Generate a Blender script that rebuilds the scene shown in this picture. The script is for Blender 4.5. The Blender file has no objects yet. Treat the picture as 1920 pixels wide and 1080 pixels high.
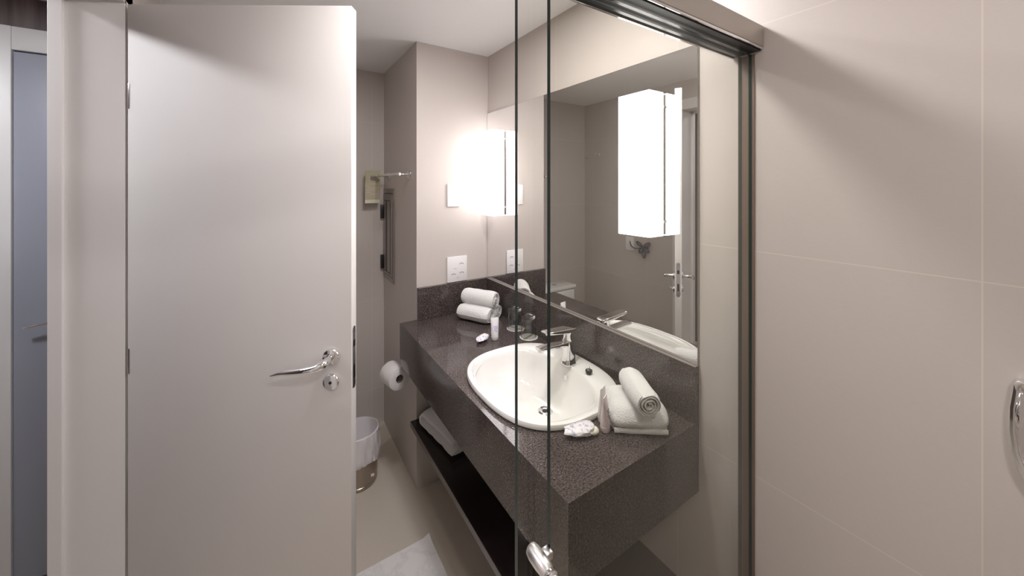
import bpy, bmesh, math, random
from mathutils import Vector, Matrix, noise
random.seed(7)
PI = math.pi
EYE = 1.572
CEIL = 2.318
C = bpy.context.scene.collection

# ---------------------------------------------------------------- camera, world, exposure
cam_d = bpy.data.cameras.new('camera')
cam = bpy.data.objects.new('camera', cam_d); C.objects.link(cam)
cam.location = (0, 0, EYE)
cam.rotation_euler = (PI/2, 0, -math.atan2(.5465, .8374))
cam_d.sensor_width = 36.0
cam_d.lens = 691/1920*36.0
cam_d.shift_y = -192/1920
cam_d.clip_start = 0.02
bpy.context.scene.camera = cam
w = bpy.data.worlds.new('world'); bpy.context.scene.world = w
w.use_nodes = True
w.node_tree.nodes['Background'].inputs[0].default_value = (.75, .8, .9, 1)
w.node_tree.nodes['Background'].inputs[1].default_value = .25
vs = bpy.context.scene.view_settings
vs.view_transform = 'Standard'; vs.look = 'None'; vs.gamma = 1.0; vs.use_curve_mapping = False
vs.exposure = 0.53
LAMP_E = 4.0        # glow of the two mirror lamps
SPOT_E = 135.0       # glow of the recessed ceiling lights
HALL_E = 85.0

# ---------------------------------------------------------------- materials
def mat(name, col, rough=.5, metal=0.0, **kw):
    m = bpy.data.materials.new(name); m.use_nodes = True
    b = m.node_tree.nodes['Principled BSDF']
    b.inputs['Base Color'].default_value = (*col, 1)
    b.inputs['Roughness'].default_value = rough
    b.inputs['Metallic'].default_value = metal
    for k, v in kw.items():
        b.inputs[k.replace('_', ' ')].default_value = v
    return m
def nd(m, t, **kw):
    n = m.node_tree.nodes.new(t)
    for k, v in kw.items(): setattr(n, k, v)
    return n
def ln(m, a, b): m.node_tree.links.new(a, b)
def bsdf(m): return m.node_tree.nodes['Principled BSDF']
def mth(m, op, a, b=None, c=None):
    n = nd(m, 'ShaderNodeMath', operation=op)
    for i, v in enumerate((a, b, c)):
        if v is None: continue
        if isinstance(v, (int, float)): n.inputs[i].default_value = v
        else: ln(m, v, n.inputs[i])
    return n.outputs[0]
def bump(m, h, strength, dist=.002):
    n = nd(m, 'ShaderNodeBump'); n.inputs['Strength'].default_value = strength
    n.inputs['Distance'].default_value = dist
    ln(m, h, n.inputs['Height']); ln(m, n.outputs[0], bsdf(m).inputs['Normal'])
def noise_tex(m, scale, detail=4, vec=None, rough=.5):
    n = nd(m, 'ShaderNodeTexNoise'); n.inputs['Scale'].default_value = scale
    n.inputs['Detail'].default_value = detail; n.inputs['Roughness'].default_value = rough
    if vec is not None: ln(m, vec, n.inputs['Vector'])
    return n.outputs['Fac']
def objco(m): return nd(m, 'ShaderNodeTexCoord').outputs['Object']

def tile_mat(name, axis, col, joint, off, pitch=.582, zoff=.238, rough=.42, vert=True):
    """large format tiles: fine pale joints, faint woven grain"""
    m = mat(name, col, rough)
    co = objco(m); sp = nd(m, 'ShaderNodeSeparateXYZ'); ln(m, co, sp.inputs[0])
    def line(sock, o, p):
        f = mth(m, 'PINGPONG', mth(m, 'ADD', sock, -o + 10*p), p)   # distance folded
        # distance to multiple of p
        fr = mth(m, 'FRACT', mth(m, 'DIVIDE', mth(m, 'ADD', sock, -o + 10*p), p))
        d = mth(m, 'MULTIPLY', mth(m, 'MINIMUM', fr, mth(m, 'SUBTRACT', 1.0, fr)), p)
        return mth(m, 'LESS_THAN', d, .0011)
    j = line(sp.outputs['Z'], zoff, pitch)
    if vert: j = mth(m, 'MAXIMUM', j, line(sp.outputs[axis], off, pitch))
    mp = nd(m, 'ShaderNodeMapping'); ln(m, co, mp.inputs[0]); mp.inputs['Scale'].default_value = (60, 60, 420)
    g1 = noise_tex(m, 1.0, 2, mp.outputs[0])
    mp2 = nd(m, 'ShaderNodeMapping'); ln(m, co, mp2.inputs[0]); mp2.inputs['Scale'].default_value = (2.2, 2.2, 1.2)
    g2 = noise_tex(m, 1.0, 2, mp2.outputs[0])
    f = mth(m, 'ADD', mth(m, 'MULTIPLY', g1, .06), mth(m, 'MULTIPLY', g2, .07))
    hsv = nd(m, 'ShaderNodeHueSaturation'); hsv.inputs['Color'].default_value = (*col, 1)
    ln(m, mth(m, 'ADD', f, .935), hsv.inputs['Value'])
    mx = nd(m, 'ShaderNodeMix', data_type='RGBA')
    ln(m, j, mx.inputs[0]); ln(m, hsv.outputs[0], mx.inputs[6]); mx.inputs[7].default_value = (*joint, 1)
    ln(m, mx.outputs[2], bsdf(m).inputs['Base Color'])
    bump(m, g1, .05, .0005)
    return m

WALLC = (.565, .513, .480); JOINT = (.66, .60, .53)
M = {}
M['wall_y'] = tile_mat('beige_tile_side', 'Y', WALLC, JOINT, .091)
M['wall_x'] = tile_mat('beige_tile_end', 'X', WALLC, JOINT, .55)
M['column'] = tile_mat('beige_column_tile', 'X', WALLC, (.56, .50, .45), .55, vert=False, zoff=.14)
M['ceiling'] = mat('white_ceiling_paint', (.88, .86, .85), .7)
M['floor'] = tile_mat('beige_floor_tile', 'X', (.60, .54, .465), (.57, .51, .44), -.05, zoff=.2, rough=.3, vert=True)
M['door'] = mat('white_lacquer', (.72, .69, .675), .55)
M['frame'] = mat('white_frame_lacquer', (.76, .73, .72), .35)
M['hall_wall'] = mat('hall_paint', (.55, .54, .55), .6)
M['hall_door'] = mat('blue_grey_lacquer', (.38, .40, .47), .4)
M['white'] = mat('white_plastic', (.82, .80, .80), .3)
M['dark'] = mat('dark_rubber', (.02, .018, .018), .5)
M['grey_mark'] = mat('grey_print', (.12, .11, .12), .6)
M['chrome'] = mat('chrome', (.85, .85, .86), .06, 1.0)
M['chrome_soft'] = mat('polished_aluminium', (.90, .89, .89), .32, 1.0)
M['satin'] = mat('satin_steel', (.60, .59, .60), .28, 1.0)
M['bronze'] = mat('brown_seal', (.17, .12, .09), .45)
M['beige_metal'] = mat('beige_aluminium', (.46, .41, .36), .38, .15)
M['ceramic'] = mat('white_ceramic', (.84, .83, .81), .07, Coat_Weight=.6)
M['mirror'] = mat('silvered_mirror', (.93, .925, .93), .0, 1.0)
M['mirror_edge'] = mat('mirror_edge_glass', (.38, .36, .34), .15)
M['paper'] = mat('white_tissue_paper', (.80, .78, .78), .85)
M['core'] = mat('cardboard_core', (.25, .22, .2), .9)
M['paper_card'] = mat('olive_card', (.46, .42, .26), .6)
M['paper_note'] = mat('tan_note', (.50, .44, .33), .6)
M['ivory'] = mat('ivory_print', (.75, .72, .55), .6)
M['panel'] = mat('grey_panel_metal', (.33, .29, .27), .35, .6)
M['binsteel'] = mat('brushed_brown_steel', (.40, .34, .28), .25, .85)
M['black'] = mat('black_plastic', (.012, .012, .012), .4)
M['lilac'] = mat('lilac_print', (.45, .42, .75), .5)
M['soap'] = mat('cream_soap', (.82, .79, .66), .45)
M['tube_white'] = mat('translucent_white_tube', (.80, .78, .80), .3)
M['tube_pink'] = mat('pale_pink_tube', (.72, .60, .62), .35)
M['tube_ivory'] = mat('pale_ivory_tube', (.74, .70, .68), .35)
M['green_print'] = mat('green_print', (.36, .38, .20), .7)
M['shelf'] = mat('dark_brown_laminate', (.022, .015, .014), .22)

# towels
def towel_mat(name, col):
    m = mat(name, col, .95, Sheen_Weight=.35)
    co = objco(m); bump(m, noise_tex(m, 330, 3, co), .8, .006)
    return m
M['towel'] = towel_mat('white_terry', (.83, .82, .81))
# bath mat, soft grey veins woven in
m = M['mat'] = mat('veined_white_mat', (.8, .8, .8), .9)
co = objco(m); nz = noise_tex(m, 5, 5, co, .6)
d = mth(m, 'ABSOLUTE', mth(m, 'SUBTRACT', nz, .5))
r = nd(m, 'ShaderNodeValToRGB'); ln(m, d, r.inputs[0])
r.color_ramp.elements[0].position = 0; r.color_ramp.elements[0].color = (.73, .71, .71, 1)
r.color_ramp.elements[1].position = .03; r.color_ramp.elements[1].color = (.80, .78, .77, 1)
ln(m, r.outputs[0], bsdf(m).inputs['Base Color']); bump(m, noise_tex(m, 300, 2, co), .3, .002)
# granite
def granite(name):
    m = mat(name, (.1, .09, .09), .09)
    co = objco(m)
    n1 = noise_tex(m, 215, 8, co, .8)
    r = nd(m, 'ShaderNodeValToRGB'); ln(m, n1, r.inputs[0])
    e = r.color_ramp.elements
    e[0].position = .41; e[0].color = (.020, .014, .014, 1)
    e[1].position = .68; e[1].color = (.60, .53, .50, 1)
    k = r.color_ramp.elements.new(.50); k.color = (.060, .046, .044, 1)
    k = r.color_ramp.elements.new(.60); k.color = (.17, .142, .133, 1)
    n2 = noise_tex(m, 7, 4, co)
    hsv = nd(m, 'ShaderNodeHueSaturation'); ln(m, r.outputs[0], hsv.inputs['Color'])
    ln(m, mth(m, 'ADD', mth(m, 'MULTIPLY', n2, .9), .5), hsv.inputs['Value'])
    ln(m, hsv.outputs[0], bsdf(m).inputs['Base Color'])
    return m
M['granite'] = granite('brown_granite')
# dark wood of the hall
m = M['wood'] = mat('dark_hall_wood', (.09, .06, .06), .45)
co = objco(m); mp = nd(m, 'ShaderNodeMapping'); ln(m, co, mp.inputs[0]); mp.inputs['Scale'].default_value = (30, 30, 1.5)
r = nd(m, 'ShaderNodeValToRGB'); ln(m, noise_tex(m, 1, 5, mp.outputs[0]), r.inputs[0])
r.color_ramp.elements[0].position = .3; r.color_ramp.elements[0].color = (.07, .045, .045, 1)
r.color_ramp.elements[1].position = .7; r.color_ramp.elements[1].color = (.20, .145, .14, 1)
ln(m, r.outputs[0], bsdf(m).inputs['Base Color'])
# shower glass: clear, faintly green, mirror-like at grazing angles
def thin_glass(name, tint, ior=1.5):
    m = bpy.data.materials.new(name); m.use_nodes = True
    nt = m.node_tree; nt.nodes.remove(bsdf(m)); out = nt.nodes['Material Output']
    tr = nd(m, 'ShaderNodeBsdfTransparent'); tr.inputs[0].default_value = (*tint, 1)
    gl = nd(m, 'ShaderNodeBsdfGlossy'); gl.inputs['Roughness'].default_value = 0.0
    ge = nd(m, 'ShaderNodeNewGeometry'); dt = nd(m, 'ShaderNodeVectorMath', operation='DOT_PRODUCT')
    ln(m, ge.outputs['Incoming'], dt.inputs[0]); ln(m, ge.outputs['Normal'], dt.inputs[1])
    k = mth(m, 'SUBTRACT', 1.0, mth(m, 'ABSOLUTE', dt.outputs['Value']))
    fres = mth(m, 'ADD', mth(m, 'MULTIPLY', mth(m, 'POWER', k, 5.0), 1-ior), ior)     # Schlick, same from both sides
    mx = nd(m, 'ShaderNodeMixShader'); ln(m, fres, mx.inputs[0])
    ln(m, tr.outputs[0], mx.inputs[1]); ln(m, gl.outputs[0], mx.inputs[2]); ln(m, mx.outputs[0], out.inputs[0])
    return m
M['glass'] = thin_glass('shower_glass', (.955, .957, .940), .02)
M['glass_edge'] = mat('dark_green_glass_edge', (.018, .035, .032), .15)
m = M['tumbler'] = mat('clear_glass', (.97, .98, .98), .0, Transmission_Weight=1.0, IOR=1.45)
m = M['bag'] = mat('thin_white_bag', (.80, .77, .79), .4)
def emis(name, col, e):
    m = mat(name, (.8, .8, .8), .4)
    bsdf(m).inputs['Emission Color'].default_value = (*col, 1)
    bsdf(m).inputs['Emission Strength'].default_value = e
    return m
M['lamp'] = emis('lit_opal_shade', (1, .955, .95), LAMP_E)
M['spot'] = emis('lit_downlight', (1, .963, .957), SPOT_E)
M['spot_soft'] = emis('lit_shower_downlight', (1, .963, .957), SPOT_E*.6)
M['hall_spot'] = emis('lit_hall_light', (.95, .96, 1), HALL_E)

# ---------------------------------------------------------------- object helpers
def obj(name, bm, m, parent=None, smooth=True, loc=None, rotz=None):
    me = bpy.data.meshes.new(name)
    bmesh.ops.recalc_face_normals(bm, faces=bm.faces)
    bm.to_mesh(me); bm.free()
    for mm in (m if isinstance(m, (list, tuple)) else [m]): me.materials.append(mm)
    if smooth:
        me.shade_smooth()
        try: me.set_sharp_from_angle(angle=math.radians(40))
        except Exception: pass
    o = bpy.data.objects.new(name, me); C.objects.link(o)
    if parent: o.parent = parent
    if loc is not None: o.location = loc
    if rotz is not None: o.rotation_euler = (0, 0, rotz)
    return o
def tag(o, label=None, cat=None, group=None, kind=None):
    if label: o['label'] = label
    if cat: o['category'] = cat
    if group: o['group'] = group
    if kind: o['kind'] = kind
    return o
def thing(name, label, cat, loc=(0, 0, 0), rotz=0, group=None, kind=None):
    o = bpy.data.objects.new(name, None); C.objects.link(o)
    o.location = loc; o.rotation_euler = (0, 0, rotz); o.empty_display_size = .05
    return tag(o, label, cat, group, kind)
def box(bm, x0, x1, y0, y1, z0, z1, bev=0.0, seg=2, mi=0):
    r = bmesh.ops.create_cube(bm, size=1)
    vs_ = r['verts']
    bmesh.ops.scale(bm, vec=(x1-x0, y1-y0, z1-z0), verts=vs_)
    bmesh.ops.translate(bm, vec=((x0+x1)/2, (y0+y1)/2, (z0+z1)/2), verts=vs_)
    es = list({e for v in vs_ for e in v.link_edges})
    fs = list({f for v in vs_ for f in v.link_faces})
    for f in fs: f.material_index = mi
    if bev > 0: bmesh.ops.bevel(bm, geom=es, offset=bev, segments=seg, affect='EDGES', profile=.5)
    return bm
def bx(*a, **k): return box(bmesh.new(), *a, **k)
def frame_of(axis):
    a = Vector(axis).normalized()
    u = a.orthogonal().normalized(); v = a.cross(u)
    return a, u, v
def lathe(bm, prof, o=(0, 0, 0), axis=(0, 0, 1), n=32, sx=1, sy=1):
    """prof: list of (r, h) along axis"""
    a = Vector(axis).normalized()
    if abs(a.z) > .999: u, v = Vector((1, 0, 0)), Vector((0, 1, 0))
    else: u = a.cross(Vector((0, 0, 1))).normalized(); v = u.cross(a)
    o = Vector(o); rings = []
    for r, h in prof:
        if r < 1e-6: rings.append([bm.verts.new(o + a*h)])
        else: rings.append([bm.verts.new(o + a*h + (u*math.cos(t*2*PI/n)*sx + v*math.sin(t*2*PI/n)*sy)*r) for t in range(n)])
    for A, B in zip(rings, rings[1:]):
        for i in range(n):
            j = (i+1) % n
            if len(A) == 1 and len(B) == 1: continue
            if len(A) == 1: bm.faces.new((A[0], B[i], B[j]))
            elif len(B) == 1: bm.faces.new((A[i], A[j], B[0]))
            else: bm.faces.new((A[i], A[j], B[j], B[i]))
    return bm
def cyl(bm, p, axis, r, L, n=32, bev=.0008):
    return lathe(bm, [(0, 0), (r-bev, 0), (r, bev), (r, L-bev), (r-bev, L), (0, L)], p, axis, n)
def tube(bm, pts, rad, n=12, caps=True, flat=1.0, smooth=0):
    """sweep of a round section along points; rad may be a list"""
    P = [Vector(p) for p in pts]
    for _ in range(smooth):
        Q = [P[0]]; R = [rad[0]] if isinstance(rad, list) else None
        for i in range(len(P)-1):
            Q += [P[i]*.75+P[i+1]*.25, P[i]*.25+P[i+1]*.75]
            if R is not None: R += [rad[i]*.75+rad[i+1]*.25, rad[i]*.25+rad[i+1]*.75]
        Q.append(P[-1]); P = Q
        if R is not None: R.append(rad[-1]); rad = R
    rings = []; up = None
    for i, p in enumerate(P):
        t = (P[min(i+1, len(P)-1)] - P[max(i-1, 0)]).normalized()
        if up is None:
            up = Vector((0, 0, 1)) if abs(t.z) < .9 else Vector((1, 0, 0))
        u = t.cross(up).normalized(); v = u.cross(t).normalized(); up = v
        r = rad[i] if isinstance(rad, list) else rad
        rings.append([bm.verts.new(p + (u*math.cos(k*2*PI/n) + v*math.sin(k*2*PI/n)*flat)*r) for k in range(n)])
    for A, B in zip(rings, rings[1:]):
        for k in range(n): bm.faces.new((A[k], A[(k+1) % n], B[(k+1) % n], B[k]))
    if caps:
        bm.faces.new(rings[0]); bm.faces.new(rings[-1][::-1])
    return bm
def loft(bm, rings, close_ends=True):
    R = [[bm.verts.new(p) for p in r] for r in rings]
    n = len(R[0])
    for A, B in zip(R, R[1:]):
        for k in range(n): bm.faces.new((A[k], A[(k+1) % n], B[(k+1) % n], B[k]))
    if close_ends:
        bm.faces.new(R[0]); bm.faces.new(R[-1][::-1])
    return bm
def sellipse(cx, cy, a, b, z, n=64, e=2.6, asym=0.0):
    out = []
    for k in range(n):
        t = 2*PI*k/n; c, s = math.cos(t), math.sin(t)
        x = math.copysign(abs(c)**(2/e), c)*a; y = math.copysign(abs(s)**(2/e), s)*b
        out.append(Vector((cx+x, cy+y, z)))
    return out
def rrect(hx, hy, r, n=6):
    pts = []
    for cx, cy, a0 in ((hx-r, hy-r, 0), (-hx+r, hy-r, PI/2), (-hx+r, -hy+r, PI), (hx-r, -hy+r, 1.5*PI)):
        for k in range(n+1):
            a = a0 + PI/2*k/n; pts.append((cx+r*math.cos(a), cy+r*math.sin(a)))
    return pts
def tilt(o, rx=0, ry=0, rz=0): o.rotation_euler = (rx, ry, rz); return o
def struct(name, bm, m, smooth=False): return tag(obj(name, bm, m, smooth=smooth), kind='structure')

# ---------------------------------------------------------------- the setting
XW = 1.05; XL = -.375; YE = 1.864; YF = 2.523; YB = -.95
struct('floor', bx(-1.75, 1.25, YB-.15, 2.7, -.1, 0), M['floor'])
# the floor tiles run in x and y: give the pattern its second direction
struct('ceiling', bx(-1.75, 1.25, YB-.15, 2.7, CEIL, CEIL+.1), M['ceiling'])
struct('wall_right', bx(XW, XW+.12, YB, YF, 0, CEIL), M['wall_y'])
struct('wall_far', bx(XL-.125, XW+.12, YF, YF+.12, 0, CEIL), M['wall_x'])
struct('wall_back', bx(XL-.125, XW+.12, YB-.12, YB, 0, CEIL), M['wall_x'])
struct('wall_column', bx(.628, XW, YE, YF, 0, CEIL), M['column'])
OP0, OP1, OPH = .865, 1.552, 2.125       # door opening
wl = bmesh.new()
box(wl, XL-.125, XL, OP1, YF, 0, CEIL); box(wl, XL-.125, XL, YB, OP0, 0, CEIL); box(wl, XL-.125, XL, OP0, OP1, OPH, CEIL)
struct('wall_left', wl, M['wall_y'])
# hall beyond the doorway
struct('wall_hall_left', bx(-1.62, -1.5, YB, 2.28, 0, CEIL), M['wood'])
struct('wall_hall_end', bx(-1.62, -.50, 2.28, 2.40, 0, CEIL), M['wood'])
struct('wall_hall_back', bx(-1.62, -.50, YB-.12, YB, 0, CEIL), M['hall_wall'])

# bathroom door frame
fr = bmesh.new()
box(fr, XL-.135, XL+.012, OP1-.013, OP1, 0, OPH, .001)            # hinge jamb
box(fr, XL-.135, XL-.108, OP1-.026, OP1-.012, 0, OPH, .001)       # its stop
box(fr, XL-.135, XL+.012, OP0, OP0+.013, 0, OPH, .001)
box(fr, XL-.135, XL-.108, OP0+.012, OP0+.026, 0, OPH, .001)
box(fr, XL-.135, XL+.012, OP0, OP1, OPH-.013, OPH, .001)
box(fr, XL-.135, XL-.108, OP0, OP1, OPH-.026, OPH-.012, .001)
for xa, xb in ((XL, XL+.012), (XL-.137, XL-.125)):                # casings on both faces
    box(fr, xa, xb, OP1-.004, OP1+.06, 0, OPH+.06, .001)
    box(fr, xa, xb, OP0-.06, OP0+.004, 0, OPH+.06, .001)
    box(fr, xa, xb, OP0-.06, OP1+.06, OPH-.004, OPH+.06, .001)
struct('trim_1', fr, M['frame'])

# hall door with casing
d2 = thing('door_2', None, None, (-.843, 2.28, 0), kind='structure')
obj('door_leaf', bx(0, .345, -.018, -.002, .01, 2.095, .002), M['hall_door'], d2)
hf = bmesh.new()
box(hf, -.085, 0, -.03, -.001, 0, 2.19, .002); box(hf, 0, .345, -.028, -.001, 2.10, 2.19, .002)
obj('door_casing', hf, mat('bright_white_paint', (.88, .86, .85), .4), d2)
h = obj('door_handle', tube(bmesh.new(), [(.17, -.018, 1.03), (.17, -.05, 1.03), (.165, -.06, 1.03), (.12, -.062, 1.032), (.04, -.058, 1.02)], [.009, .009, .009, .009, .005], 12, flat=.8, smooth=2), M['chrome'], d2)
obj('handle_rose', cyl(bmesh.new(), (.17, -.018, 1.03), (0, -1, 0), .026, .008), M['chrome'], d2)

# bathroom door, opened inwards
HX, HY = -.357, 1.537
dvec = Vector((.200-HX, 1.185-HY, 0)); DL = dvec.length; DA = math.atan2(dvec.y, dvec.x)
DT = .036
d1 = thing('door_1', None, None, (HX, HY, 0), DA, kind='structure')    # local x runs hinge -> free edge, local -y faces the camera
leaf = obj('door_leaf', bx(0.0, DL, 0, DT, .012, 2.110, .0015), M['door'], d1)
def lever(sgn, y0):
    """sgn -1 camera side"""
    X0, Z0 = DL-.058, 1.062
    hd = obj('door_handle', tube(bmesh.new(), [(X0, y0, Z0), (X0, y0+sgn*.04, Z0), (X0-.004, y0+sgn*.052, Z0-.004), (X0-.03, y0+sgn*.057, Z0-.012), (X0-.075, y0+sgn*.058, Z0-.018), (X0-.12, y0+sgn*.055, Z0-.022), (X0-.150, y0+sgn*.050, Z0-.032)], [.011, .011, .012, .0105, .0085, .006, .0025], 16, flat=1.0, smooth=2), M['chrome'], d1)
    obj('handle_rose', lathe(bmesh.new(), [(0, 0), (.026, 0), (.026, .004), (.023, .009), (.012, .011), (0, .011)], (X0, y0, Z0), (0, sgn, 0)), M['chrome'], hd)
    kr = obj('keyhole_rose', lathe(bmesh.new(), [(0, 0), (.025, 0), (.025, .004), (.022, .008), (0, .009)], (X0-.001, y0, Z0-.075), (0, sgn, 0)), M['chrome'], d1)
    if sgn < 0: obj('keyhole', cyl(bmesh.new(), (X0-.001, y0+sgn*.0088, Z0-.075), (0, sgn, 0), .0045, .0012, 20, .0002), M['dark'], kr)
    else: obj('thumb_turn', tube(bmesh.new(), [(X0, y0+.008, Z0-.075), (X0, y0+.02, Z0-.075), (X0-.012, y0+.028, Z0-.07), (X0-.02, y0+.03, Z0-.06)], [.006, .006, .005, .004], 10, smooth=1), M['chrome'], kr)
lever(-1, 0.0); lever(1, DT)
lp = bmesh.new(); pr = rrect(.010, .094, .0099, 5)
loft(lp, [[Vector((DL, DT/2+a, 1.053+b)) for a, b in pr], [Vector((DL+.0012, DT/2+a, 1.053+b)) for a, b in pr]])
lpo = obj('lock_plate', lp, M['satin'], d1)
lb = bmesh.new(); box(lb, DL+.001, DL+.0022, DT/2-.006, DT/2+.006, 1.085, 1.105); box(lb, DL+.001, DL+.0016, DT/2-.005, DT/2+.005, .99, 1.03)
obj('latch_bolt', lb, M['black'], lpo, smooth=False)
for z in (.27, 1.052, 1.838):
    hb = bmesh.new(); box(hb, .0005, .006, -.0015, .004, z-.037, z+.037, .0008); cyl(hb, (.001, DT+.004, z-.045), (0, 0, 1), .006, .09, 16)
    obj('hinge', hb, M['satin'], d1)

# ---------------------------------------------------------------- vanity
VX0, VX1, VY0, VY1, VH, AP = .541, XW-.001, .605, YE-.001, .879, .203
van = thing('vanity_counter', 'long dark brown speckled granite vanity counter with deep apron under the mirror', 'counter', (VX0, VY0, 0))
BC = (.795, 1.045)      # basin centre
def L(p): return Vector((p[0]-VX0, p[1]-VY0, p[2]))
ct = bmesh.new(); N = 96
hole = sellipse(BC[0], BC[1], .205, .243, 0, N, 2.6)
def rectpt(p):
    d = Vector((p.x-BC[0], p.y-BC[1])); k = min(((VX1-BC[0]) if d.x > 0 else (BC[0]-VX0))/max(abs(d.x), 1e-9), ((VY1-BC[1]) if d.y > 0 else (BC[1]-VY0))/max(abs(d.y), 1e-9))
    return Vector((BC[0]+d.x*k, BC[1]+d.y*k, 0))
rect = [rectpt(p) for p in hole]
for c_ in ((VX0, VY0), (VX1, VY0), (VX0, VY1), (VX1, VY1)):           # snap nearest samples to the corners
    i = min(range(N), key=lambda k: (rect[k].x-c_[0])**2+(rect[k].y-c_[1])**2); rect[i] = Vector((*c_, 0))
def ring(pts, z): return [ct.verts.new(L((p.x, p.y, z))) for p in pts]
ht, rt, hb_, rb = ring(hole, VH), ring(rect, VH), ring(hole, VH-.02), ring(rect, VH-.02)
for A, B in ((ht, rt), (rt, rb), (rb, hb_), (hb_, ht)):
    for k in range(N): ct.faces.new((A[k], A[(k+1) % N], B[(k+1) % N], B[k]))
obj('countertop', ct, M['granite'], van, smooth=False)
obj('front_apron', bx(0, .02, 0, VY1-VY0, VH-AP, VH-.0201, .0006), M['granite'], van, smooth=False)
obj('end_apron', bx(.0201, VX1-VX0, 0, .02, VH-AP, VH-.0201, .0006), M['granite'], van, smooth=False)
bs = bmesh.new(); box(bs, VX1-VX0-.02, VX1-VX0, .0, VY1-VY0-.021, VH+.0002, VH+.165, .0008)
obj('backsplash', bs, M['granite'], van, smooth=False)
obj('backsplash', bx(.628+.001-VX0, VX1-VX0, VY1-VY0-.02, VY1-VY0, VH+.0002, VH+.165, .0008), M['granite'], van, smooth=False)

bm = bmesh.new(); box(bm, VX1-VX0-.0205, VX1-VX0-.0062, 0, VY1-VY0-.021, VH+.1652, VH+.1665)
obj('backsplash_cap', bm, mat('honed_stone_edge', (.22, .195, .18), .35), van, smooth=False)

# mirror above the backsplash
mr = thing('wall_mirror', 'large frameless rectangular mirror covering the wall above the vanity', 'mirror', (XW, VY0, 1.045))
obj('mirror_backing', bx(-.004, -.0005, 0, YE-.002-VY0, 0, .943), M['mirror_edge'], mr, smooth=False)
obj('mirror_glass', bx(-.0065, -.0041, .0015, YE-.0035-VY0, .0015, .9415), M['mirror'], mr, smooth=False)

# mirror lamps
def lamp(y0, y1, label):
    t = thing('mirror_lamp', label, 'lamp', (XW-.007, (y0+y1)/2, 1.413), group='tall box lamps on the mirror')
    hw = (y1-y0)/2
    obj('back_plate', bx(-.0078, 0, -hw+.003, hw-.003, .004, .449, .001), M['panel'], t)
    obj('lamp_shade', bx(-.079, -.0080, -hw, hw, 0, .453, .002), M['lamp'], t)
    for z in (.045, .408):
        obj('shade_clip', bx(-.0078, -.0005, -hw+.0005, -hw+.0029, z-.004, z+.004), M['white'], t)
    return t
lamp(.7114, .832, 'lit white box lamp on the near end of the mirror, nearer the shower glass')
lamp(1.662, 1.782, 'lit white box lamp at the far end of the mirror, beside the switch plate wall')

# basin
bas = thing('wash_basin', 'white ceramic drop-in basin with rounded corners set in the granite counter', 'basin', (BC[0], BC[1], VH))
b = bmesh.new(); n = 96
def se(cx, a, bb, z, e=2.6): return sellipse(cx, 0, a, bb, z, n, e)
IX = -.034; DX = .030
rings = [se(DX, .020, .020, -.120, 2), se(DX-.02, .05, .07, -.1185, 2.1), se(DX-.045, .10, .15, -.106, 2.2), se(IX+.004, .142, .202, -.072, 2.35), se(IX, .163, .224, -.03, 2.4),
         se(IX, .171, .231, -.002, 2.45), se(IX, .174, .2345, .010, 2.45), se(IX, .180, .240, .0165, 2.5), se(-.012, .2, .252, .020, 2.55), se(0, .217, .259, .021, 2.65), se(0, .2255, .2655, .018, 2.65),
         se(0, .2285, .268, .011, 2.65), se(0, .2275, .267, .004, 2.65), se(0, .222, .262, .0006, 2.65), se(0, .2, .238, .0006, 2.6),
         se(-.01, .19, .235, -.03, 2.5), se(-.02, .165, .22, -.10, 2.4), se(DX-.04, .11, .16, -.138, 2.2), se(DX, .03, .03, -.143, 2)]
loft(b, rings, False)
b.faces.ensure_lookup_table()
obj('basin_bowl', b, M['ceramic'], bas)
dr = lathe(bmesh.new(), [(0, .003), (.010, .003), (.013, .006), (.022, .0075), (.027, .004), (.027, 0), (0, 0)], (DX, 0, -.1205), (0, 0, 1), 40)
dro = obj('drain', dr, M['chrome'], bas)
obj('drain_hole', cyl(bmesh.new(), (DX, 0, -.1165), (0, 0, 1), .010, .0012, 24, .0002), M['dark'], dro)
ov = obj('overflow_hole', cyl(bmesh.new(), (.1265, 0, -.026), (-1, 0, .2), .009, .002, 20, .0003), M['chrome'], bas)

# faucet on the basin deck
fx = thing('basin_faucet', 'chrome single lever faucet standing on the back rim of the basin', 'faucet', (.945, 1.055, VH+.0195))
fb = bmesh.new()
loft(fb, [[Vector((x*k, y*k, z)) for x, y in rrect(.024, .022, .015)] for k, z in ((.0, 0), (1.12, 0), (1.12, .004), (1, .008), (.95, .03), (.93, .06), (.97, .078), (.97, .086), (.9, .089), (0, .089))], False)
obj('faucet_body', fb, M['chrome'], fx)
sp = bmesh.new(); R = []
for x, hw, z0, z1 in ((.016, .019, .062, .088), (-.02, .019, .070, .088), (-.07, .0185, .076, .089), (-.12, .018, .079, .091), (-.145, .0175, .080, .091)):
    R.append([Vector((x, y*hw/.02, z0+(z1-z0)*(zz/.02+.5))) for y, zz in rrect(.02, .01, .004, 3)])
loft(sp, R); spo = obj('spout', sp, M['chrome'], fx)
obj('aerator', cyl(bmesh.new(), (-.132, 0, .0795), (0, 0, -1), .0105, .006, 20), M['chrome'], spo)
obj('cartridge_neck', lathe(bmesh.new(), [(0, .089), (.020, .089), (.021, .096), (.0195, .112), (.021, .122), (0, .122)], n=32), M['chrome'], fx)
lv = bmesh.new(); R = []
for x, hw, z0, z1 in ((.030, .016, .122, .130), (.022, .021, .120, .135), (-.02, .0215, .121, .138), (-.07, .020, .127, .141), (-.115, .0185, .134, .143), (-.122, .016, .137, .142)):
    R.append([Vector((x, y*hw/.02, z0+(z1-z0)*(zz/.02+.5))) for y, zz in rrect(.02, .01, .0045, 3)])
loft(lv, R); obj('lever', lv, M['chrome'], fx)

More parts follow.
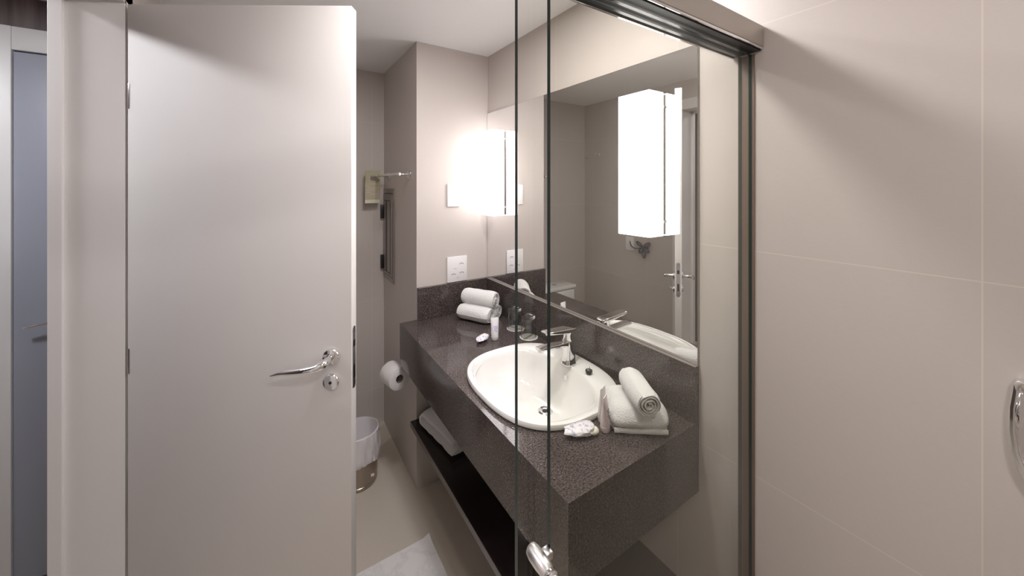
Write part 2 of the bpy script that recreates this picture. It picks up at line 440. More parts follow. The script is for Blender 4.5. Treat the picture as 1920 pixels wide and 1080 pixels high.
# rubber plug on the rim
pg = thing('basin_plug', 'small dark rubber plug with chrome top resting on the basin rim', 'plug', (.952, .955, VH+.0205))
obj('stopper', lathe(bmesh.new(), [(0, 0), (.010, 0), (.0125, .008), (.0125, .012), (.009, .013), (0, .013)], n=28), M['black'], pg)
obj('plug_ring', tube(bmesh.new(), [(.004*math.cos(a), 0, .018+.006*math.sin(a)) for a in [k*2*PI/16 for k in range(17)]], .0011, 8), M['chrome'], pg)
obj('plug_cap', lathe(bmesh.new(), [(0, .0131), (.0075, .0131), (.006, .0155), (0, .016)], n=24), M['chrome'], pg)

# ---------------------------------------------------------------- towels
def rolled_towel(name, label, Lh, Rr, turns, loc, rotz, pitch_=0.0, sq=.94, group=None, seed=0, flat_dir=0):
    """spiral roll, axis along local x, base at z = 0"""
    bm = bmesh.new(); per = 26; NT = int(turns*per); r0 = .006
    th = (Rr-r0)/turns; half = th*.46
    LJ = 15
    xs = []
    for j in range(LJ):
        t = j/(LJ-1); xs.append((t-.5)*Lh)
    def side(sgn):
        g = []
        for i in range(NT+1):
            a = 2*PI*i/per + 2.2 + seed
            r = r0 + th*i/per
            row = []
            for j, x in enumerate(xs):
                e = 1.0
                edge = min(j, LJ-1-j)
                if edge == 0: e = .35
                elif edge == 1: e = .8
                rr = r + sgn*half*e
                endk = (1-.10*(1 if edge == 0 else (.3 if edge == 1 else 0)))
                if i > NT-per: rr *= endk
                nz_ = noise.noise(Vector((x*22+seed*7, math.cos(a)*1.3*r*30, math.sin(a)*1.3*r*30)))*.0022
                ox = x + (noise.noise(Vector((i*.13, seed, j//8*3.1)))*.0035 if edge == 0 else 0)
                # bulge of inner turns along the axis
                ox += math.copysign(.003*(1-i/NT), x) if edge == 0 else 0
                row.append(Vector((ox, (rr+nz_)*math.cos(a), (rr+nz_)*math.sin(a)*sq)))
            g.append(row)
        return g
    O_, I_ = side(1), side(-1)
    zmin = min(p.z for r_ in O_ for p in r_)
    mk = lambda g: [[bm.verts.new(p+Vector((0, 0, -zmin))) for p in r_] for r_ in g]
    O_, I_ = mk(O_), mk(I_)
    for i in range(NT):
        for j in range(LJ-1):
            bm.faces.new((O_[i][j], O_[i][j+1], O_[i+1][j+1], O_[i+1][j]))
            bm.faces.new((I_[i][j], I_[i+1][j], I_[i+1][j+1], I_[i][j+1]))
        for j in (0, LJ-1):
            bm.faces.new((O_[i][j], O_[i+1][j], I_[i+1][j], I_[i][j]))
    for i in (0, NT):
        for j in range(LJ-1): bm.faces.new((O_[i][j], O_[i][j+1], I_[i][j+1], I_[i][j]))
    o = obj(name, bm, M['towel'], loc=loc)
    o.rotation_euler = (0, pitch_, rotz)
    tag(o, label, 'towel', group)
    return o
TZ = VH+.0008
# three hand towels in a small pyramid at the far end
dirv = Vector((.900-.806, 1.588-1.765, 0)); TA = math.atan2(dirv.y, dirv.x)
G3 = 'rolled towels in the corner of the counter'
pv = Vector((-math.sin(TA), math.cos(TA), 0))      # towards the corner
c0 = Vector((.874, 1.680, TZ))
rolled_towel('rolled_towel', 'rolled white hand towel at the front bottom of the corner pyramid', .185, .042, 5, c0, TA, group=G3, seed=1)
rolled_towel('rolled_towel', 'rolled white hand towel at the back bottom of the pyramid, beside the backsplash', .172, .041, 5, c0+pv*.085+Vector((-.004, -.006, 0)), TA, group=G3, seed=2)
rolled_towel('rolled_towel', 'rolled white hand towel lying on top of the two lower rolls', .190, .044, 5, c0+pv*.043+Vector((0, 0, .064)), TA+.03, group=G3, seed=3)

def folded_towel(name, label, wx, wy, hz, layers, loc, rotz, cat='towel', group=None, seed=0, dome=.0, hem=True):
    """layers of a strip folded back and forth; fold rolls face local -y"""
    root = thing(name, label, cat, loc, rotz, group)
    bm = bmesh.new()
    lt = hz/layers; path = []
    # centre line zigzag in the y-z plane
    for k in range(layers):
        z = lt*(k+.5); ys = (-wy/2+lt*.5, wy/2-lt*.5)
        if k % 2: ys = ys[::-1]
        m_ = 10
        for i in range(m_+1): path.append((ys[0]+(ys[1]-ys[0])*i/m_, z))
        if k < layers-1:
            yc = ys[1]; s = 1 if yc > 0 else -1
            for a in (30, 60, 90, 120, 150):
                a = math.radians(a-90); path.append((yc+s*math.cos(a)*lt*.5, z+lt*.5+math.sin(a)*lt*.5))
    half = lt*.46; NX = 15
    outs = []
    for i, (y, z) in enumerate(path):
        a = path[max(i-1, 0)]; c = path[min(i+1, len(path)-1)]
        t = Vector((c[0]-a[0], c[1]-a[1])).normalized(); nrm = Vector((-t.y, t.x))
        outs.append((Vector((y, z)), nrm))
    def mk(sgn):
        g = []
        for i, (p, nrm) in enumerate(outs):
            row = []
            for j in range(NX):
                t = j/(NX-1); edge = min(j, NX-1-j)
                e = {0: .3, 1: .85}.get(edge, 1.0)
                if i in (0, len(outs)-1): e *= .4
                x = (t-.5)*wx; q = p + nrm*sgn*half*e
                if edge == 0: x *= .99
                zf = q.y/hz
                dz = dome*zf*(1-(2*t-1)**2)*.9 + dome*zf*(1-(2*q.x/wy)**2)*.7
                sh = 1-.10*zf*zf
                nz_ = noise.noise(Vector((x*18+seed*9, q.x*18, q.y*18+seed)))*.004*min(1, q.y/.01)
                nx_ = noise.noise(Vector((x*9, q.x*30+seed*5, q.y*40)))*.004
                row.append(bm.verts.new((x*sh+nx_, q.x*sh+nx_, max(q.y+dz+nz_, 0.0))))
            g.append(row)
        return g
    A, B = mk(1), mk(-1)
    for i in range(len(path)-1):
        for j in range(NX-1):
            bm.faces.new((A[i][j], A[i][j+1], A[i+1][j+1], A[i+1][j])); bm.faces.new((B[i][j], B[i+1][j], B[i+1][j+1], B[i][j+1]))
        for j in (0, NX-1): bm.faces.new((A[i][j], A[i+1][j], B[i+1][j], B[i][j]))
    for i in (0, len(path)-1):
        for j in range(NX-1): bm.faces.new((A[i][j], A[i][j+1], B[i][j+1], B[i][j]))
    obj('folded_cloth', bm, M['towel'], root)
    return root
def plump_towel(name, label, wx, wy, hz, loc, rotz, seed=0):
    """a soft cushion-like fold: bulging upper fold over a thinner lower one"""
    root = thing(name, label, 'towel', loc, rotz)
    def body(z0, hx, hy, h, dome, y_off, sd):
        bm = bmesh.new(); n_ = 96; R = []
        prof = [(.0, 0), (.80, 0), (.93, .06), (.985, .22), (1.0, .42), (.985, .62), (.94, .80), (.86, .93), (.74, 1.0), (.58, 1.0), (.4, 1.0), (.2, 1.0), (.04, 1.0)]
        for k, v in prof:
            row = []
            for i in range(n_):
                a = 2*PI*i/n_; c, s_ = math.cos(a), math.sin(a)
                x = math.copysign(abs(c)**(2/5.), c)*hx*k; y = math.copysign(abs(s_)**(2/5.), s_)*hy*k
                d = dome*max(0, 1-k)**.8*1.1 if v > .9 else 0
                nn_ = noise.noise(Vector((x*16+sd*3, y*16, v*1.2+sd)))*.0045
                lx = 1-.07*v*v
                z = z0+h*v+d+(nn_ if v > .05 else 0)
                row.append(Vector((x*lx*(1+nn_*4), y*lx*(1+nn_*4)+y_off+.006*math.sin(x*30+sd)*v, max(z, z0 if v < .1 else z0+.001))))
            R.append(row)
        return loft(bm, R)
    obj('lower_fold', body(0, wx/2*.965, wy/2*.965, hz*.34, 0, 0, seed), M['towel'], root)
    obj('upper_fold', body(hz*.26, wx/2*1.03, wy/2*1.02, hz*.72, .018, .0, seed+2), M['towel'], root)
    return root
FA = math.atan2(-.094, .127)
fc = Vector((.905, .722, TZ))
ft = plump_towel('folded_towel', 'plump folded white towel at the near end of the counter', .168, .165, .062, fc, FA, seed=4)
# woven hem along the front of the folded towel
he = bmesh.new()
hp = [(x, -.0715 - .0012*math.sin(x*40), 0) for x in [(-.5+k/12)*.146 for k in range(13)]]
loft(he, [[Vector((x, y-.007, .004)), Vector((x, y-.0085, .006)), Vector((x, y-.0085, .012)), Vector((x, y-.006, .016)), Vector((x, y, .015)), Vector((x, y, .005))] for x, y, _ in hp])
obj('hem', he, M['towel'], ft)
rolled_towel('rolled_towel', 'single rolled white face cloth lying on top of the folded towel', .150, .036, 4, (.887, .690, TZ+.069), math.atan2(.741-.633, .916-.852), pitch_=-.02, sq=.95, seed=5)

# towels on the lower shelf
SZ = .366
folded_towel('bath_towel', 'large folded white bath towel lying on the dark shelf, lower of two', .30, .33, .075, 2, (.790, 1.665, SZ+.001), .14, seed=8, dome=.012, group='bath towels on the shelf')
folded_towel('bath_towel', 'folded white bath towel on top of the other under the counter', .25, .27, .09, 2, (.802, 1.712, SZ+.094), .05, seed=9, dome=.015, group='bath towels on the shelf')
sh = thing('wall_shelf', 'dark brown shelf running along the wall below the vanity counter', 'shelf', (.596, VY0, SZ))
obj('shelf_board', bx(0, XW-.001-.596, 0, VY1-VY0, -.027, 0, .0008), M['shelf'], sh, smooth=False)
obj('shelf_edge', bx(-.0015, -.0001, 0, VY1-VY0, -.027, -.0005), mat('brown_edge_band', (.12, .095, .085), .35), sh, smooth=False)

# ---------------------------------------------------------------- toiletries
def amenity_tube(name, label, loc, rz, hgt, w_, m_body, lean=(0, 0), cap=True, printm=None):
    t = thing(name, label, 'tube', loc); t.rotation_euler = (lean[0], lean[1], rz)
    bm = bmesh.new(); R = []; nn = 28
    ch = .016
    for k in range(9):
        f = k/8; z = ch + (hgt-ch)*f
        a = w_/2*(.82+.18*f); b_ = w_/2*.82*(1-f)**.75 + .0012
        if k == 0: a *= .95; b_ *= .95
        R.append([Vector((a*math.cos(q*2*PI/nn), b_*math.sin(q*2*PI/nn), z)) for q in range(nn)])
    loft(bm, R); bd = obj('tube_body', bm, m_body, t)
    obj('tube_cap', lathe(bmesh.new(), [(0, 0), (w_*.36, 0), (w_*.41, .003), (w_*.42, ch-.0005), (0, ch-.0005)], n=28), M['white'] if cap else m_body, t)
    if printm:
        pm = bmesh.new()
        for k, (x0, x1, z) in enumerate(((-.22, .2, .62), (-.15, .22, .55), (-.2, .12, .48), (-.1, .18, .41))):
            for sg in (-1,):
                f = (z*hgt-ch)/(hgt-ch); yb = w_/2*.82*(1-f)**.75+.0012+.0002
                box(pm, x0*w_, x1*w_, -yb*.985-.0006, -yb*.80, z*hgt-.0016, z*hgt+.0016)
        obj('print', pm, printm, bd, smooth=False)
    return t
amenity_tube('lotion_tube', 'small white lotion tube with lilac print standing in front of the rolled towels', (.842, 1.432, TZ), -.15, .098, .040, M['tube_white'], printm=M['lilac'])
amenity_tube('lotion_tube', 'pale pink lotion tube standing against the side of the folded towel, nearer one', (.789, .728, TZ), .45, .098, .033, M['tube_pink'], cap=False, printm=M['grey_mark'])
amenity_tube('lotion_tube', 'pale ivory lotion tube standing between the basin rim and the folded towel', (.815, .761, TZ), .35, .100, .034, M['tube_ivory'], cap=False, printm=M['grey_mark'])

def wrapped_soap(label, loc, rz, s=1.0, seed=0, showsoap=True):
    t = thing('wrapped_soap', label, 'soap', loc, rz)
    bm = bmesh.new(); r = bmesh.ops.create_icosphere(bm, subdivisions=4, radius=1)
    for v in bm.verts:
        c = v.co.copy(); k = 1+.22*noise.noise(c*2.3+Vector((seed, 0, 0)))+.10*abs(noise.noise(c*6+Vector((0, seed, 0))))
        wing = max(0, -c.x-.2); c2 = Vector((c.x*.034*k*(1+wing*.7), c.y*.024*k*(1+wing*.6), c.z*.014*k*(1-wing*.45)))
        v.co = c2*s
    zmin = min(v.co.z for v in bm.verts)
    for v in bm.verts: v.co.z -= zmin
    o = obj('wrapper', bm, M['wrap'], t)
    if showsoap:
        bm = bmesh.new(); bmesh.ops.create_icosphere(bm, subdivisions=4, radius=1)
        for v in bm.verts: v.co = Vector((.016*s*v.co.x+.026*s, v.co.y*.016*s-.006*s, v.co.z*.010*s+.0105*s))
        obj('soap_bar', bm, M['soap'], t)
    return t
m = M['wrap'] = mat('printed_wrapper', (.8, .78, .82), .3)
co = objco(m); vo = noise_tex(m, 120, 3, co)
r = nd(m, 'ShaderNodeValToRGB'); ln(m, vo, r.inputs[0])
r.color_ramp.elements[0].position = .53; r.color_ramp.elements[0].color = (.80, .78, .80, 1)
r.color_ramp.elements[1].position = .62; r.color_ramp.elements[1].color = (.42, .40, .58, 1)
ln(m, r.outputs[0], bsdf(m).inputs['Base Color'])
wrapped_soap('small crumpled white wrapped soap beside the lotion tube and rolled towels', (.796, 1.452, TZ), .5, .85, 3, False)
wrapped_soap('cream soap in a crumpled printed wrapper beside the basin rim', (.728, .751, TZ), -.35, 1.0, 11)

# tumblers upside down on paper coasters
def coaster(loc, rz, label):
    t = thing('paper_coaster', label, 'coaster', loc, rz, 'paper coasters under the tumblers')
    obj('coaster_disc', cyl(bmesh.new(), (0, 0, 0), (0, 0, 1), .0415, .0022, 40, .0004), M['white'], t)
    obj('coaster_stripe', bx(-.038, .038, -.006, .006, .0022, .0025), M['green_print'], t, smooth=False)
    return t
def tumbler(loc, label):
    bm = bmesh.new()
    H_ = .098
    lathe(bm, [(.0355, 0), (.0365, .001), (.0355, .02), (.033, .06), (.031, .085), (.0305, .094), (.028, H_), (0, H_), ], n=48)
    # inner surface joined at the rim
    b2 = [(.0355, 0), (.0340, .0008), (.0335, .02), (.031, .06), (.0285, .080), (.025, .084), (0, .084)]
    lathe(bm, b2, n=48)
    bmesh.ops.remove_doubles(bm, verts=bm.verts, dist=1e-6)
    o = obj('drinking_glass', bm, M['tumbler'], loc=loc)
    tag(o, label, 'glass', 'upturned tumblers on coasters')
coaster((.990, 1.487, TZ), 1.9, 'round white paper coaster with green stripe under the tumbler farther from the faucet')
tumbler((.988, 1.487, TZ+.0027), 'clear tumbler upside down on a coaster, farther from the faucet')
coaster((.984, 1.368, TZ), .35, 'round white paper coaster with green stripe under the tumbler nearer the faucet')
tumbler((.984, 1.370, TZ+.0027), 'clear tumbler upside down on a coaster, nearer the faucet')

# ---------------------------------------------------------------- plates on the column wall
t = thing('blank_wall_plate', 'blank white rectangular switch plate on the wall beside the far lamp', 'wall plate', (.832, YE-.0005, 1.518))
obj('plate', bx(-.037, .037, -.008, 0, -.061, .061, .002), M['white'], t)
t = thing('outlet_plate', 'white square outlet plate with small dark marks above the granite backsplash', 'outlet', (.853, YE-.0005, 1.115))
pl = obj('plate', bx(-.059, .059, -.008, 0, -.069, .069, .002), M['white'], t)
for x, z in ((.025, .028), (-.022, -.026), (.027, -.022)):
    sk = bmesh.new()
    for dx, dz in ((-.009, -.001), (0, .0015), (.009, -.001)): cyl(sk, (x+dx, -.0078, z+dz), (0, -1, 0), .0024, .0008, 12, .0002)
    tube(sk, [(x-.012, -.0083, z-.004), (x-.006, -.0083, z+.003), (x+.006, -.0083, z+.003), (x+.012, -.0083, z-.004)], .0007, 6)
    obj('socket', sk, M['grey_mark'], t, smooth=False)
for x0, x1, z in ((-.022, -.004, .003), (-.004, .012, -.048)): obj('print_mark', bx(x0, x1, -.0086, -.0079, z, z+.0012), M['grey_mark'], pl, smooth=False)

# ---------------------------------------------------------------- on the side of the column
tb = thing('towel_rail', 'chrome towel rail on the side of the column, carrying a hanging card', 'towel rail', (.628, 2.0, 1.633))
for y in (-.02, .385):
    rb_ = bmesh.new(); lathe(rb_, [(0, 0), (.024, 0), (.024, .004), (.019, .009), (0, .010)], (0, y, 0), (-1, 0, 0)); cyl(rb_, (-.008, y, 0), (-1, 0, 0), .0065, .062, 16)
    obj('mount', rb_, M['chrome'], tb)
obj('rail', tube(bmesh.new(), [(-.070, -.06, 0), (-.070, .13, 0), (-.070, .42, 0)], .0075, 16), M['chrome'], tb)
for y in (-.062, .418): obj('end_cap', lathe(bmesh.new(), [(0, -.006), (.008, -.005), (.0095, 0), (.0095, .01), (.0078, .012), (0, .012)], (-.070, y-.003, 0), (0, 1, 0), 20), M['chrome'], tb)
cd = thing('hanging_card', 'olive and tan paper card hanging from the end of the towel rail', 'card', (.538, 2.44, 1.633), .12)
bm = bmesh.new()      # card with a hook hole: four strips around the hole plus the hanging panel
box(bm, -.046, -.016, -.001, .001, -.03, .035); box(bm, .016, .046, -.001, .001, -.03, .035); box(bm, -.016, .016, -.001, .001, .013, .035); box(bm, -.046, .046, -.001, .001, -.15, -.0301)
obj('card_back', bm, M['paper_card'], cd, smooth=False)
nt_ = obj('card_note', bx(-.050, .040, -.0035, -.0015, -.150, -.044), M['paper_note'], cd, smooth=False)
bm = bmesh.new()
for k, (x0, x1) in enumerate(((-.02, .03), (-.044, -.022), (-.03, .034), (-.044, .01), (-.044, -.01), (-.02, .03))):
    z = -.05-k*.013; box(bm, x0, x1, -.0042, -.0034, z-.0008, z+.0008)
obj('print_lines', bm, M['ivory'], nt_, smooth=False)
obj('card_foot', bx(-.049, .042, -.004, -.0015, -.172, -.1502), M['ivory'], cd, smooth=False)

ap = thing('access_panel', 'narrow tall grey metal access panel with black hinges on the column side', 'panel', (.628, 2.39, 1.262))
hw, hh = .122, .292
bm = bmesh.new()
box(bm, -.006, -.0005, -hw, -hw+.022, -hh, hh, .0008); box(bm, -.006, -.0005, hw-.022, hw, -hh, hh, .0008)
box(bm, -.006, -.0005, -hw+.0221, hw-.0221, hh-.03, hh, .0008); box(bm, -.006, -.0005, -hw+.0221, hw-.0221, -hh, -hh+.03, .0008)
obj('panel_frame', bm, M['panel'], ap, smooth=False)
obj('panel_recess', bx(-.0012, -.0004, -hw+.0225, hw-.0225, -hh+.0305, hh-.0305), M['black'], ap, smooth=False)
bm = bmesh.new(); box(bm, -.010, -.0014, -hw+.027, hw-.027, -hh+.036, hh-.036, .001)
pd = obj('panel_door', bm, M['panel'], ap, smooth=False)
bm = bmesh.new(); box(bm, -.0112, -.0098, -hw+.060, -hw+.066, -hh+.05, hh-.075); box(bm, -.0112, -.0098, -hw+.066, hw-.04, hh-.081, hh-.075)
box(bm, -.0112, -.0098, -hw+.066, hw-.04, -hh+.05, -hh+.056)
box(bm, -.0112, -.0098, .02, .045, -hh+.056, hh-.081)
obj('door_slot', bm, M['black'], pd, smooth=False)
for z in (.14, -.19): obj('hinge', bx(-.026, -.0008, hw-.018, hw+.0, z-.045, z+.045, .002), M['black'], ap)

# toilet paper on its holder
tp = thing('paper_holder', 'chrome toilet paper holder fixed to the column side', 'paper holder', (.628, 1.93, .60))
bm = bmesh.new(); lathe(bm, [(0, 0), (.022, 0), (.022, .004), (.017, .009), (0, .010)], (0, .085, .0), (-1, 0, 0))
tube(bm, [(-.008, .085, 0), (-.07, .085, 0), (-.086, .078, 0), (-.088, .06, 0), (-.090, -.0435, 0)], .006, 12, smooth=2)
obj('holder_arm', bm, M['chrome'], tp)
ro = thing('toilet_paper_roll', 'white toilet paper roll hanging on its chrome holder below the counter end', 'toilet paper', (.534, 1.93, .590), .22)
bm = lathe(bmesh.new(), [(.0205, -.052), (.054, -.052), (.0565, -.050), (.057, -.03), (.057, .05), (.0555, .052), (.0205, .052)], (0, 0, 0), (0, 1, 0), 56)
obj('paper', bm, M['paper'], ro)
bm = lathe(bmesh.new(), [(.0204, -.051), (.0204, .051), (.0190, .051), (.0190, -.051), (.0204, -.051)], (0, 0, 0), (0, 1, 0), 40)
obj('cardboard_core', bm, M['core'], ro)

# ---------------------------------------------------------------- waste bin
bn = thing('waste_bin', 'round brown metal waste bin with a white bag folded over the rim', 'bin', (.388, 2.10, 0))
obj('bin_body', lathe(bmesh.new(), [(0, .001), (.092, .001), (.096, .004), (.0965, .018), (.094, .020), (.096, .022), (.100, .262), (.1005, .265), (.0985, .265), (.094, .022), (0, .020)], n=64), M['binsteel'], bn)
bm = bmesh.new(); nb = 80; R = []
for k, (r_, z) in enumerate(((.03, .060), (.07, .075), (.088, .12), (.0945, .20), (.097, .262), (.099, .275), (.1025, .272), (.1045, .258), (.1055, .235), (.1062, .21), (.107, .185), (.1078, .16), (.1082, .135), (.106, .128))):
    row = []
    for i in range(nb):
        a = 2*PI*i/nb
        wv = noise.noise(Vector((math.cos(a)*2.2, math.sin(a)*2.2, k*.35)))
        w2 = noise.noise(Vector((math.cos(a)*7, math.sin(a)*7, z*22)))
        w3 = noise.noise(Vector((a*9, z*14, 3)))
        rr = r_ + (max(-.5, w2)*.009+w3*.006 if k > 6 else 0) + wv*(.004 if k < 4 else (.0 if 3 < k < 6 else .0035))*(1 if k < 6 else .9) + (.0025 if k > 5 else 0)
        zz = z + (.022*noise.noise(Vector((math.cos(a)*1.6+5, math.sin(a)*1.6, 2))) if k > 8 else 0) + (.004*wv if 3 < k < 8 else 0)
        if k < 4: zz += .02*noise.noise(Vector((math.cos(a)*3, math.sin(a)*3, k)))
        row.append(Vector((rr*math.cos(a), rr*math.sin(a), zz)))
    R.append(row)
loft(bm, R, False); bm.faces.new([v for v in bm.verts][:nb])
obj('bin_bag', bm, M['bag'], bn)
obj('bin_sticker', bx(.045, .062, -.0915, -.0865, .055, .066), M['white'], bn, smooth=False)

# bath mat
bm = bmesh.new(); GX, GY = 40, 40; top = []
for i in range(GX+1):
    row = []
    for j in range(GY+1):
        x = (i/GX-.5)*.40; y = (j/GY-.5)*.60
        cur = .010*max(0, (i/GX-.93)/.07)*max(0, (j/GY-.93)/.07)
        row.append(bm.verts.new((x+.003*noise.noise(Vector((0, y*6, 1))), y+.003*noise.noise(Vector((x*6, 0, 4))), .006+.0008*noise.noise(Vector((x*14, y*14, 0)))+cur)))
    top.append(row)
for i in range(GX):
    for j in range(GY): bm.faces.new((top[i][j], top[i+1][j], top[i+1][j+1], top[i][j+1]))
g = bmesh.ops.extrude_face_region(bm, geom=bm.faces[:])
for v in g['geom']:
    if isinstance(v, bmesh.types.BMVert): v.co.z = max(v.co.z-.006, .0003)
tag(obj('bath_mat', bm, M['mat'], loc=(.392, 1.286, .0002), smooth=True), 'white bath mat with faint grey veins lying flat on the beige floor', 'bath mat')

# ---------------------------------------------------------------- toilet (seen in the mirror)
to = thing('toilet', 'white close-coupled toilet against the far wall, seen in the mirror', 'toilet', (.075, YF-.003, 0))
obj('cistern', bx(-.17, .17, -.17, 0, .37, .695, .018, 4), M['ceramic'], to)
obj('cistern_lid', bx(-.178, .178, -.178, 0, .696, .727, .010, 3), M['ceramic'], to)
obj('flush_button', lathe(bmesh.new(), [(0, .7272), (.024, .7272), (.024, .731), (.020, .7335), (0, .7335)], (0, -.09, 0), n=32), M['chrome'], to)
bm = bmesh.new()
loft(bm, [sellipse(0, -.33, .10, .17, 0.002, 48, 2.4), sellipse(0, -.33, .105, .18, .02, 48, 2.4), sellipse(0, -.34, .11, .19, .2, 48, 2.4), sellipse(0, -.385, .165, .235, .33, 48, 2.3), sellipse(0, -.395, .18, .25, .385, 48, 2.3), sellipse(0, -.395, .18, .25, .398, 48, 2.3)])
box(bm, -.15, .15, -.24, -.002, .30, .368, .01)
obj('bowl', bm, M['ceramic'], to)
bm = loft(bmesh.new(), [sellipse(0, -.40, .186, .245, .400, 48, 2.3), sellipse(0, -.40, .19, .25, .408, 48, 2.3), sellipse(0, -.40, .188, .248, .425, 48, 2.3), sellipse(0, -.40, .17, .23, .432, 48, 2.3)])
obj('seat_lid', bm, M['white'], to)

# left wall fittings (seen in the mirror)
t = thing('left_wall_outlet', 'white wall plate with a short dark cord on the left wall, seen in the mirror', 'outlet', (XL+.0005, 2.0, 1.10))
obj('plate', bx(0, .008, -.038, .038, -.055, .055, .002), M['white'], t)
t = thing('tied_cord', 'dark grey cord tied in loops hanging on the left wall, seen in the mirror', 'cord', (XL+.02, 1.86, 1.09))
for k, (a, ln_) in enumerate(((.5, .07), (2.6, .07), (3.7, .06), (4.6, .085), (5.3, .06))):
    d_ = Vector((0, math.cos(a), math.sin(a))); q = Vector((0, -d_.z, d_.y))
    pts = [d_*.004, d_*ln_*.5+q*.014+Vector((.006, 0, 0)), d_*ln_+q*.006, d_*ln_-q*.006, d_*ln_*.5-q*.014-Vector((.004, 0, 0)), d_*.004]
    obj('loop', tube(bmesh.new(), pts, .006, 10, smooth=2), M['grey_mark'], t)
obj('lead', tube(bmesh.new(), [(-.004, .13, .03), (-.002, .12, .0), (.004, .09, -.02), (.0, .05, -.02), (0, 0, 0)], .0045, 10, smooth=2), M['grey_mark'], t)
obj('hanger', bx(-.019, .004, -.006, .006, -.006, .006, .002), M['chrome'], t)
for i, (y, z, lb) in enumerate(((2.46, 1.83, 'small chrome robe hook on the left wall close to the far corner, in the mirror'), (2.34, 1.85, 'small chrome robe hook on the left wall farther from the far corner, in the mirror'))):
    t = thing('robe_hook', lb, 'hook', (XL, y, z), group='robe hooks on the left wall')
    obj('hook_plate', cyl(bmesh.new(), (0.0005, 0, 0), (1, 0, 0), .012, .005, 20), M['chrome'], t)
    obj('hook_arm', tube(bmesh.new(), [(.005, 0, 0), (.03, 0, -.005), (.045, 0, -.012), (.05, 0, .012)], .004, 10, smooth=2), M['chrome'], t)

# ---------------------------------------------------------------- shower enclosure
GTOP = 1.912
def pane(name, label, x0, y0, y1):
    t = thing(name, label, 'glass panel', (x0, (y0+y1)/2, .012), group='shower glass panels')
    d_ = (y1-y0)/2; Lx = XW-.004-x0
    bm = bx(0, Lx, -d_, d_, 0, GTOP-.012)
    for f in bm.faces:
        if abs(f.normal.y) < .5: f.material_index = 1
    obj('glass_sheet', bm, [M['glass'], M['glass_edge']], t, smooth=False)
    return t
p1 = pane('fixed_shower_pane', 'clear fixed shower glass panel fixed to the right wall, its dark edge farther left', .328, .486, .494)
p2 = pane('sliding_shower_pane', 'clear sliding shower glass panel with chrome handle, its dark edge nearer the right wall', .375, .462, .470)
# header rail over the glass
hd = thing('shower_header_rail', 'beige aluminium header rail above the shower glass, meeting the right wall', 'rail', (XL, .478, 1.925))
bm = bx(0.001, XW-XL-.001, -.043, .043, 0, .053, .002)
obj('header_profile', bm, M['beige_metal'], hd)
obj('track_channel', bx(.002, XW-XL-.002, -.036, .024, -.008, -.0002), M['dark'], hd, smooth=False)
obj('track_lip', bx(.002, XW-XL-.002, .0245, .030, -.014, -.0002, .001), M['chrome'], hd, smooth=False)
obj('track_lip', bx(.002, XW-XL-.002, -.042, -.0385, -.006, -.0002, .001), M['chrome'], hd, smooth=False)
js = thing('glass_wall_seal', 'thin brown vertical seal where the shower glass meets the right wall', 'seal', (XW, .478, .012))
obj('seal_strip', bx(-.0035, -.0005, -.022, .018, 0, 1.90), M['bronze'], js, smooth=False)
# door pull on the sliding panel, low near its edge
hp_ = thing('shower_door_pull', 'chrome tubular shower door pull with rounded end and collar at the bottom', 'handle', (.351, .487, .986))
a_ = Vector((0, -.002, 0)); dd = Vector((.0, -1, 0))
obj('pull_head', lathe(bmesh.new(), [(0, 0), (.0065, .0008), (.0102, .004), (.0120, .012), (.0124, .030), (.0112, .046), (.0092, .050), (0, .050)], a_, dd, 36), M['chrome_soft'], hp_)
obj('collar', lathe(bmesh.new(), [(0, .0502), (.0088, .0502), (.0102, .052), (.0102, .058), (.0080, .060), (0, .060)], a_, dd, 36), M['chrome'], hp_)
obj('pull_tube', cyl(bmesh.new(), a_+dd*.0602, dd, .0078, .18, 28), M['chrome_soft'], hp_)
obj('glass_mount', bx(.0105, .0235, -.034, -.018, -.006, .006, .002), M['satin'], hp_)

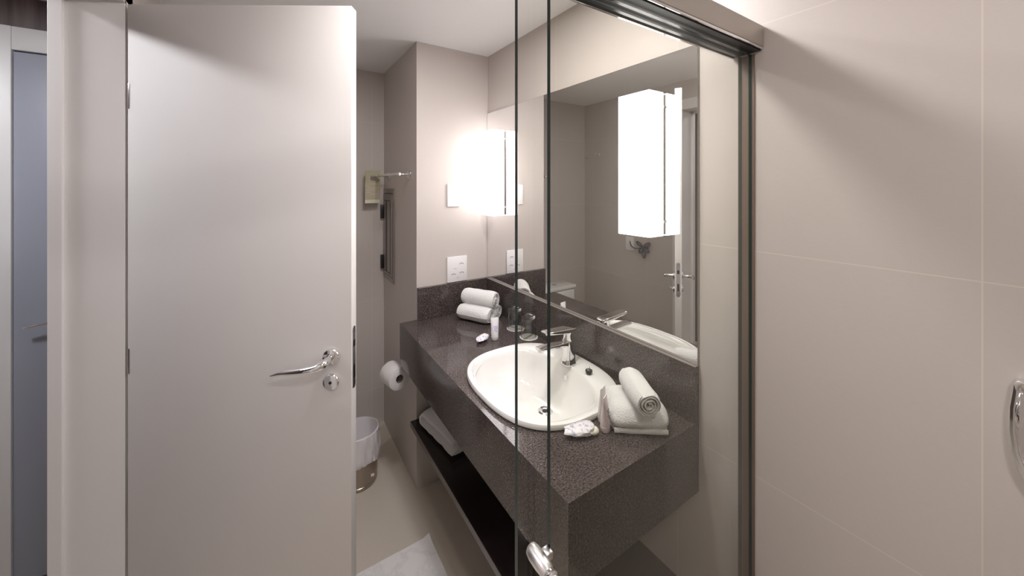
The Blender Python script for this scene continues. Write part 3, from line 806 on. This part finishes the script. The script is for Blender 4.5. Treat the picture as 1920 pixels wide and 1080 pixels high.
# mixer plate on the right wall
mx_ = thing('shower_mixer', 'chrome shower mixer plate on the right wall at the edge of view', 'shower mixer', (XW-.0005, -.045, 1.162))
half_ = [(0, .089), (.05, .0895), (.090, .089), (.100, .087), (.1035, .082), (.1045, .07), (.1075, .04), (.108, .0), (.105, -.035), (.098, -.064), (.090, -.081), (.080, -.090), (.065, -.0935), (.03, -.095), (0, -.095)]
out_ = half_ + [(-a, b) for a, b in half_[-2:0:-1]]
bm = bmesh.new(); R = []
for sc, x in ((1.0, 0), (1.0, -.013), (.985, -.016), (.955, -.017), (.93, -.0155), (.90, -.0125), (.84, -.0125), (.4, -.018), (.02, -.019)):
    R.append([Vector((x, a*sc, b*sc)) for a, b in out_])
loft(bm, R); obj('mixer_plate', bm, M['chrome'], mx_)
obj('mixer_knob', lathe(bmesh.new(), [(0, 0), (.028, 0), (.028, .03), (.024, .036), (0, .037)], (-.023, 0, 0), (-1, 0, 0)), M['chrome'], mx_)
obj('mixer_lever', tube(bmesh.new(), [(-.05, 0, 0), (-.058, -.01, -.03), (-.062, -.02, -.08)], [.008, .007, .005], 12, smooth=1), M['chrome'], mx_)

# ---------------------------------------------------------------- recessed ceiling lights (out of view)
def downlight(x, y, label, m, r_=.055):
    t = thing('ceiling_light', label, 'ceiling light', (x, y, CEIL), group=None)
    obj('trim_ring', lathe(bmesh.new(), [(r_, -.0005), (r_+.014, -.0005), (r_+.013, -.005), (r_, -.004), (r_, -.0005)], n=40), M['white'], t)
    obj('lit_disc', cyl(bmesh.new(), (0, 0, -.0008), (0, 0, -1), r_-.0005, .002, 40, .0003), m, t)
downlight(.52, .82, 'round lit ceiling light above the near end of the vanity', M['spot'], .078)
downlight(.38, 1.12, 'added unseen fill light on the ceiling above the middle of the room', M['spot'], .052)  # added fill, not a known fixture: brightens the far end and softens shadows
downlight(.22, -.35, 'round lit ceiling light inside the shower', M['spot_soft'], .085)
downlight(-1.0, 1.4, 'round cool ceiling light in the hall', M['hall_spot'], .10)
